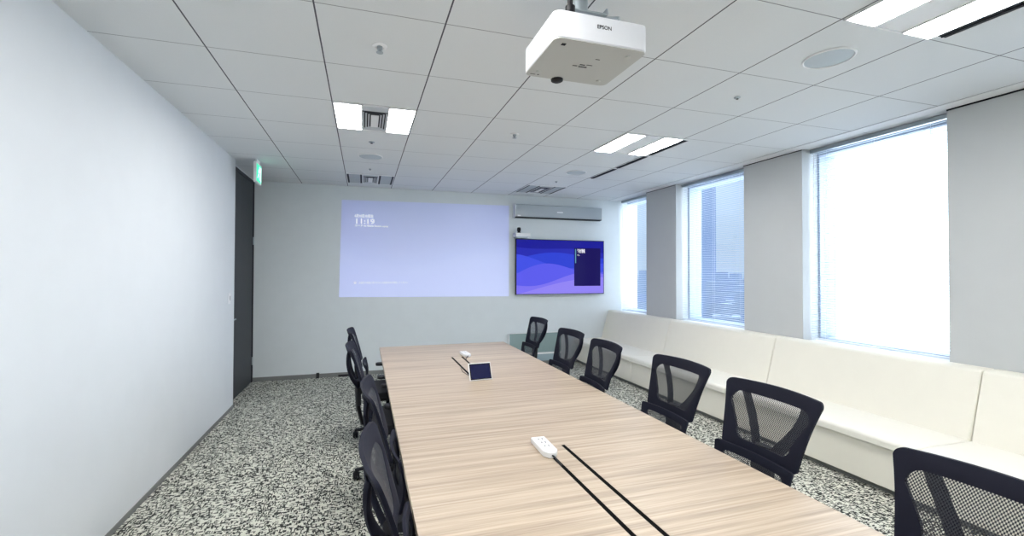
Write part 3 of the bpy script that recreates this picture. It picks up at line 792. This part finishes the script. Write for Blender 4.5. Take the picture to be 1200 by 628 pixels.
# (x, y, yaw)  right row faces -X (rz = +90 deg), left row faces +X (rz = -90 deg)
RIGHT = [(1.635, 4.80, 0, 'black mesh chair on the window side, farthest from the camera, before the glass board'),
         (1.52, 3.73, 0, 'black mesh chair on the window side, second from the back wall'),
         (1.475, 3.06, -.08, 'black mesh chair on the window side, third from the back wall, before the wide gap'),
         (1.55, 2.29, 0, 'black mesh chair on the window side, right after the wide gap'),
         (1.52, 1.63, 0, 'black mesh chair on the window side, second from the camera, its whole backrest in view'),
         (1.475, .84, 0, 'black mesh chair cut by the bottom right corner of the photo', .06)]
LEFT = [(.225, 4.33, 0, 'black mesh chair on the left side, farthest from the camera, its armrests in view'),
        (.245, 3.45, 0, 'black mesh chair on the left side, second from the back wall'),
        (.360, 2.22, 0, 'black mesh chair on the left side in the middle of the row, seen edge-on'),
        (.360, 1.45, 0, 'black mesh chair on the left side, large and edge-on, second from the camera'),
        (.360, .72, 0, 'black mesh chair on the left side nearest the camera, only its top rim in view')]
first = True
for row, base in ((RIGHT, PI/2), (LEFT, -PI/2)):
    for (x, y, yaw, lb, *low) in row:
        if first:
            CH.location = (x, y, 0); CH.rotation_euler = (0, 0, base+yaw); CH['label'] = lb; CH['group'] = G; first = False
        else:
            c = place_copy(CH, (x, y, 0), base+yaw, lb, G)
            if low:        # this one is let down a little on its gas lift
                for k in bpy.data.objects:
                    if k.parent == c and k.name.split('.')[0] not in ('gas_lift', 'star_base', 'castor'): k.location.z -= low[0]

# ------------------------------------------------------------------ world: bright overcast sky, brightened sector on the window side
wd = bpy.data.worlds.new('sky'); bpy.context.scene.world = wd; wd.use_nodes = True
N, L = wd.node_tree.nodes, wd.node_tree.links
bg = N['Background']
tc = N.new('ShaderNodeTexCoord'); s = N.new('ShaderNodeSeparateXYZ'); L.new(tc.outputs['Generated'], s.inputs[0])
r = N.new('ShaderNodeValToRGB'); e = r.color_ramp.elements
e[0].position = .0; e[0].color = (.22, .32, .50, 1); e[1].position = 1; e[1].color = (.62, .78, 1.0, 1)
k = e.new(.485); k.color = (.36, .48, .70, 1); k = e.new(.50); k.color = (.62, .74, .92, 1); k = e.new(.60); k.color = (.66, .80, 1.0, 1)
L.new(math_node(N, L, 'ADD', math_node(N, L, 'MULTIPLY', s.outputs['Z'], .5), .5), r.inputs['Fac'])
# sky sector brightened past the near window, added to light jambs and room
az = math.radians(108)
hz = N.new('ShaderNodeVectorMath'); hz.operation = 'MULTIPLY'; hz.inputs[1].default_value = (1, 1, 0); L.new(tc.outputs['Generated'], hz.inputs[0])
nrm = N.new('ShaderNodeVectorMath'); nrm.operation = 'NORMALIZE'; L.new(hz.outputs[0], nrm.inputs[0])
dot = N.new('ShaderNodeVectorMath'); dot.operation = 'DOT_PRODUCT'; L.new(nrm.outputs[0], dot.inputs[0])
dot.inputs[1].default_value = (math.sin(az), math.cos(az), 0)
gm = N.new('ShaderNodeMapRange'); gm.interpolation_type = 'SMOOTHSTEP'
gm.inputs['From Min'].default_value = math.cos(math.radians(62)); gm.inputs['From Max'].default_value = math.cos(math.radians(48))
L.new(dot.outputs['Value'], gm.inputs['Value'])
st = math_node(N, L, 'ADD', math_node(N, L, 'MULTIPLY', gm.outputs[0], 5.6), .95)
wm = N.new('ShaderNodeMix'); wm.data_type = 'RGBA'; L.new(gm.outputs[0], wm.inputs['Factor'])
L.new(r.outputs['Color'], wm.inputs[6]); wm.inputs[7].default_value = (.86, .90, .97, 1)
L.new(wm.outputs[2], bg.inputs['Color']); L.new(st, bg.inputs['Strength'])

# ------------------------------------------------------------------ camera (calibrated on the ceiling grid)
yaw, pitch, roll = .2945, .0142, .0030
cyw, syw, cp, sp = math.cos(yaw), math.sin(yaw), math.cos(pitch), math.sin(pitch)
fwd = Vector((syw*cp, cyw*cp, sp)); right = Vector((cyw, -syw, 0)); up = right.cross(fwd)
r2 = right*math.cos(roll) + up*math.sin(roll); u2 = -right*math.sin(roll) + up*math.cos(roll)
cam = bpy.data.cameras.new('camera'); co = bpy.data.objects.new('camera', cam); COL.objects.link(co)
mw = Matrix.Identity(4)
for i in range(3):
    mw[i][0] = r2[i]; mw[i][1] = u2[i]; mw[i][2] = -fwd[i]
mw[0][3], mw[1][3], mw[2][3] = 0, 0, 1.585
co.matrix_world = mw
cam.sensor_fit = 'HORIZONTAL'; cam.sensor_width = 36; cam.lens = 36*518.06/1200
cam.shift_x = (600-583.44)/1200; cam.shift_y = -(314-310.45)/1200
cam.clip_start = .02; cam.clip_end = 1000
scn = bpy.context.scene; scn.camera = co
scn.view_settings.view_transform = 'Standard'; scn.view_settings.look = 'None'
scn.view_settings.gamma = 1; scn.view_settings.exposure = .08; scn.view_settings.use_curve_mapping = False
